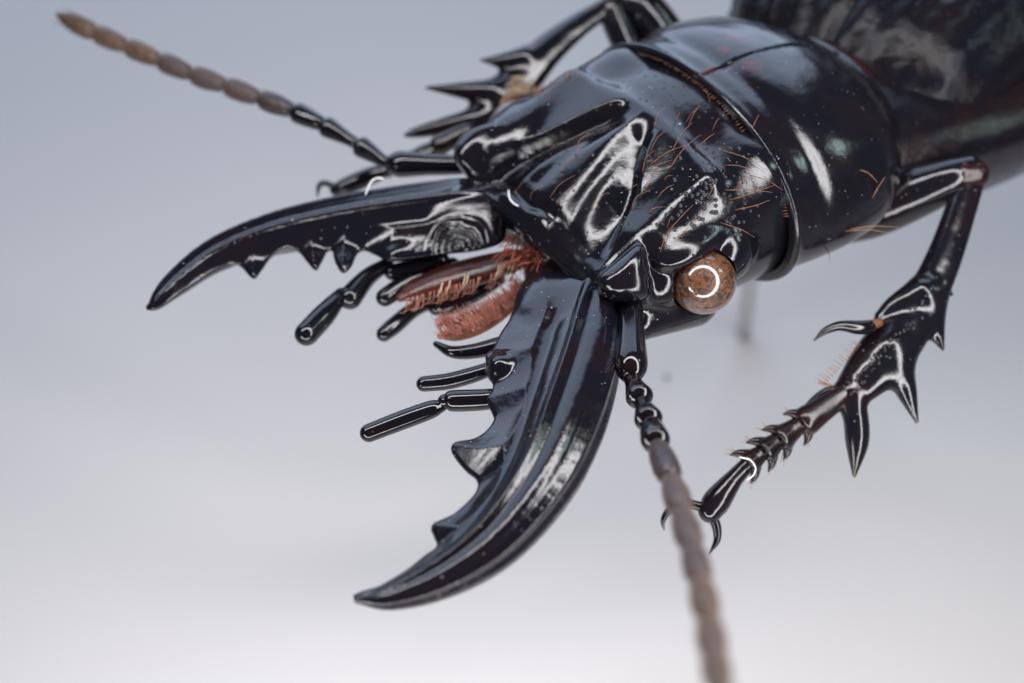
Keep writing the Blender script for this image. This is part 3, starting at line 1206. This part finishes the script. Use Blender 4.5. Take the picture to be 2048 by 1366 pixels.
# tarsus
TS = [((1692, 786), (1598, 852), .20, .30), ((1600, 848), (1556, 882), .17, .29), ((1560, 878), (1525, 906), .16, .28), ((1528, 902), (1492, 930), .15, .26)]
tz = lambda x: .3 + (1700 - x) / 300 * .5
for (a, b, r0, r1) in TS:
    A, Bq = vp(*a, tz(a[0])), vp(*b, tz(b[0]))
    v, f = capped([A, A * .5 + Bq * .5, A * .1 + Bq * .9, Bq], [r0, (r0 + r1) / 2, r1, r1 * .55], 18, 18, r1=False)
    d = Bq - A
    d /= np.linalg.norm(d)
    sd = np.cross(d, (0, 0, 1))
    sd /= np.linalg.norm(sd)
    sp = [(v, f)]
    for s in (-1, 1):                       # the drawn-out corners of the segment
        e = Bq + sd * s * r1 * .55 - d * .12
        sp.append(tube(spline([e, e + sd * s * .14 + d * .12, e + sd * s * .2 + d * .26], 7), np.linspace(.13, .015, 7), 9))
    o = mesh_obj('tarsus_segment', *join(sp), M['tarsus'], legL)
    hs = []
    for s in (-1, 1):
        for _ in range(5):
            e = Bq + sd * s * r1 * .7
            hs.append(hair([e, e + sd * s * random.uniform(.15, .3) + d * random.uniform(.02, .22)], .014, 4, 3))
    o2 = mesh_obj('bristles', *join(hs), M['hair'], o)
    o2['kind'] = 'stuff'
v, f = capped([vp(1500, 924, .66), vp(1470, 955, .72), vp(1435, 1000, .78), vp(1420, 1022, .8)], [.15, .18, .27, .24], 22, 20)
o5 = mesh_obj('tarsus_segment', v, f, M['leg'], legL)
v, f = capped([vp(1420, 1030, .8), vp(1432, 1050, .82), vp(1434, 1080, .85), vp(1418, 1108, .88)], [.10, .095, .07, .012], 22, 14)
mesh_obj('claw', v, f, M['palp'], legL)
v, f = capped([vp(1405, 1014, .8), vp(1370, 1008, .75), vp(1338, 1022, .7), vp(1326, 1042, .7), vp(1328, 1060, .7)], [.10, .09, .075, .05, .012], 22, 14)
mesh_obj('claw', v, f, M['palp'], legL)
# rows of small granules on the tibia
gr = []
for (x0, y0, x1, y1, n) in [(1835, 640, 1690, 775, 22), (1815, 655, 1745, 720, 12), (1780, 705, 1700, 785, 14), (1735, 640, 1665, 745, 14), (1870, 560, 1820, 650, 10)]:
    for t in np.linspace(0, 1, n):
        q, nr = cast(ttree, x0 + (x1 - x0) * t + random.gauss(0, 4), y0 + (y1 - y0) * t + random.gauss(0, 4))
        if q is not None:
            gr.append(sphere(q, random.uniform(.03, .05), 7, 9))
o = mesh_obj('granules', *join(gr), M['leg'], tibL)
o['kind'] = 'stuff'
hs = []
for t in np.linspace(0, 1, 16):
    a = vp(1722 - 70 * t, 690 + 78 * t, .2)
    hs.append(hair([a, vp(1716 - 76 * t - random.uniform(4, 12), 684 + 76 * t - random.uniform(0, 8), .2)], .012, 4, 3))
for _ in range(7):
    hs.append(hair([vp(1668, 772, .25), vp(1640 + random.uniform(-10, 6), 766 + random.uniform(-6, 6), .25)], .016, 4, 3))
o = mesh_obj('bristles', *join(hs), M['hair'], tibL)
o['kind'] = 'stuff'

# beetle's right front leg, behind the head
v, f = capped([vp(1400, 190, -4.4), vp(1340, 95, -4.4), vp(1285, 20, -4.2), vp(1240, 0, -4.0)], [.6, .55, .5, .36], 30, 26)
legR = mesh_obj('front_leg', v, f, M['leg'], beetle)
legR['label'] = 'front leg with three outer spikes, partly hidden behind the head'
v, f = capped([vp(1255, 95, -4.0), vp(1235, 50, -4.0), vp(1222, 18, -3.95)], [.34, .34, .32], 16, 22)
mesh_obj('knee', v, f, M['leg'], legR)
core = [(1200, 22), (1150, 55), (1090, 105), (1035, 165), (985, 215), (940, 255)]
rz = lambda x: -3.9 + (1200 - x) / 300 * .5
fn, lo, hi = leg_fn(core, [rz(x) for x, _ in core], [.26, .32, .42, .52, .50, .34],
                    [([(1050, 118, rz(1050)), (1005, 122, rz(1000)), (962, 120, rz(960))], [.30, .18, .03], .2),
                     ([(985, 185, rz(980)), (915, 180, rz(915)), (850, 175, rz(850) + .1)], [.32, .17, .03], .22),
                     ([(960, 235, rz(960)), (890, 252, rz(890)), (835, 264, rz(830)), (806, 272, rz(806))], [.26, .20, .13, .03], .15)], .6, fd)
tibR = sdf_obj('tibia', fn, lo, hi, .055, M['leg'], legR)[0]
v, f = capped([vp(1045, 175, -3.3), vp(1020, 195, -3.3), vp(1000, 215, -3.3)], [.10, .16, .1], 12, 16)
mesh_obj('spur_joint', v, f, M['amber'], tibR)
hs = []
for _ in range(16):
    x, y = random.uniform(1040, 1075), random.uniform(150, 190)
    hs.append(hair([vp(x, y, -3.2), vp(x - random.uniform(10, 26), y + random.uniform(-10, 4), -3.05), vp(x - random.uniform(24, 40), y + random.uniform(-6, 16), -3.1)], .014))
o = mesh_obj('bristles', *join(hs), M['pale_hair'], tibR)
o['kind'] = 'stuff'
for (a, b, r0, r1) in [((935, 262), (880, 290), .2, .24), ((882, 292), (845, 310), .17, .22), ((848, 308), (815, 322), .16, .21), ((818, 320), (775, 338), .15, .2)]:
    v, f = capped([vp(*a, -3.1), vp(*b, -3.0)], [r0, r1], 12, 16)
    mesh_obj('tarsus_segment', v, f, M['tarsus'], legR)
v, f = capped([vp(785, 336, -3), vp(740, 352, -2.9), vp(690, 374, -2.8), vp(672, 380, -2.8)], [.14, .2, .2, .14], 18, 18)
mesh_obj('tarsus_segment', v, f, M['leg'], legR)
v, f = capped([vp(675, 376, -2.8), vp(650, 366, -2.8), vp(638, 372, -2.75), vp(635, 392, -2.7)], [.08, .07, .06, .02], 18, 12)
mesh_obj('claw', v, f, M['palp'], legR)

# --------------------------------------------------------------------------
# small things on the shell
# --------------------------------------------------------------------------
# tubercles beside the eye
gr = []
for i in range(90):
    x, y = random.gauss(1432, 38), random.gauss(385, 48)
    if not (1310 < x < 1530 and 270 < y < 500):
        continue
    q, nr = cast(htree, x, y)
    if q is not None:
        gr.append(sphere(q - nr * .014, random.uniform(.036, .052), 10, 14))
for i in range(26):
    q, nr = cast(htree, random.uniform(1010, 1300), random.uniform(250, 470))
    if q is not None:
        gr.append(sphere(q, random.uniform(.02, .035), 7, 9))
o = mesh_obj('tubercles', *join(gr), M['palp'], head)
o['kind'] = 'stuff'

# bristles of the head
hs = []
BR = [((1310, 255), (1330, 215)), ((1300, 305), (1330, 262)), ((1372, 245), (1392, 222)), ((1340, 335), (1400, 270)), ((1275, 355), (1345, 320)),
      ((1300, 330), (1372, 290)), ((1255, 380), (1330, 345)), ((1320, 505), (1345, 450)), ((1330, 490), (1352, 445)), ((1262, 420), (1300, 380)),
      ((1000, 430), (1050, 360)), ((1100, 395), (1150, 350)), ((1115, 410), (1160, 360)), ((1120, 345), (1170, 305)), ((1095, 305), (1140, 285)),
      ((1150, 310), (1180, 265)), ((1450, 330), (1515, 350)), ((1440, 300), (1540, 345)), ((1450, 380), (1545, 385)), ((1460, 400), (1550, 370)),
      ((1440, 445), (1510, 475)), ((1470, 420), (1540, 400)), ((1345, 300), (1385, 245)), ((1405, 180), (1420, 205)), ((1285, 345), (1310, 300)),
      ((1415, 395), (1428, 360)), ((1180, 420), (1215, 385)), ((1060, 400), (1085, 370)), ((1400, 210), (1375, 255)), ((1500, 350), (1565, 380))]
for (a, b) in BR:
    q, nr = cast(htree, *a)
    if q is None:
        continue
    z = q[2] + .30
    e = vp(*b, z)
    m = (q + e) / 2 + nr * .10
    hs.append(hair([q, m, e], .009, 5, 8))
for i in range(12):
    x, y = random.uniform(1230, 1520), random.uniform(240, 480)
    q, nr = cast(htree, x, y)
    if q is not None:
        d = np.array([random.uniform(.05, .4), random.uniform(.05, .4), .15])
        hs.append(hair([q, q + nr * .08 + d * .5, q + d], .009, 4, 4))
for i in range(26):
    x = random.uniform(1070, 1200)
    t = (x - 1070) / 130
    q, nr = cast(htree, x, 178 - 55 * t + random.uniform(4, 20))
    if q is not None:
        hs.append(hair([q, q + np.array([random.uniform(-.06, .06), .16, 0])], .008, 4, 3))
o = mesh_obj('bristles', *join(hs), M['hair'], head)
o['kind'] = 'stuff'

# fringe of short hairs along the front edge of the pronotum
hs = []
for t in np.linspace(-1.45, 1.2, 110):
    yy, zz = 3.32 * math.sin(t), 2.13 * math.cos(t)
    a = b2v((.0, yy, zz * 1.0))
    b = b2v((.09 + random.uniform(-.03, .04), yy * .99 + random.uniform(-.03, .03), zz * .99))
    hs.append(hair([a, b], .009, 4, 3))
o = mesh_obj('fringe', *join(hs), M['hair'], pronotum)
o['kind'] = 'stuff'
hs = []
for (a, b) in [((1700, 458), (1800, 455)), ((1690, 462), (1780, 466)), ((1655, 500), (1660, 525)), ((1665, 505), (1690, 520)), ((1720, 340), (1755, 365)), ((1745, 395), (1770, 355))]:
    q, nr = cast(ptree, *a)
    if q is None:
        continue
    e = vp(*b, q[2] + .25)
    hs.append(hair([q, (q + e) / 2 + np.array([0, .04, .05]), e], .014, 5, 6))
o = mesh_obj('bristles', *join(hs), M['hair'], pronotum)
o['kind'] = 'stuff'

# --------------------------------------------------------------------------
# pin under the thorax, lint and dust
# --------------------------------------------------------------------------
def on_paper(px, py):
    d, c = ray(px, py), np.array([0, 0, D])
    n = np.array([0, C45, C45])
    return c + (PAPER - c @ n) / (d @ n) * d


foot = on_paper(1487, 668)
head_end = b2v((-1.9, .45, -1.2))
v, f = tube(np.linspace(foot, head_end, 10), np.full(10, .23), 20)
thing_obj('insect_pin', v, f, M['steel'], 'grey steel pin standing on the paper under the thorax', 'pin')

ltree = bvh(LV, LQ)
rtree = bvh(RV, RQ)


def lint(tree, pts, lift, label, r=.016):
    P = []
    for x, y in pts:
        q, nr = cast(tree, x, y)
        P.append(None if q is None else q + nr * lift)
    z = [q[2] for q in P if q is not None]
    P = [q if q is not None else vp(x, y, sum(z) / len(z)) for q, (x, y) in zip(P, pts)]
    v, f = tube(spline(P, 26), np.full(26, r), 7)
    thing_obj('lint_fibre', v, f, M['lint'], label, 'lint')


lint(rtree, [(732, 392), (736, 376), (744, 362), (756, 356), (768, 358)], .03, 'white curled lint fibre sticking up from the back of the three-toothed jaw')
lint(htree, [(1017, 384), (1021, 398), (1029, 408), (1038, 413)], .03, 'short white lint fibre lying on the front of the head')
P = [vp(1478, 914, .98), vp(1500, 920, 1.0), vp(1511, 935, 1.0), vp(1507, 950, 1.0), vp(1494, 960, .96)]
v, f = tube(spline(P, 24), np.full(24, .013), 7)
thing_obj('lint_fibre', v, f, M['lint'], 'white lint thread looped round the tarsus', 'lint')
q = on_paper(1333, 757)
v, f = sphere(q + np.array([0, C45, C45]) * .05, .07, 8, 10)
v = v + rng.normal(0, .012, v.shape)
thing_obj('dust_speck', v, f, M['speck'], 'tiny dark dust speck on the pale paper near the antenna', 'speck')
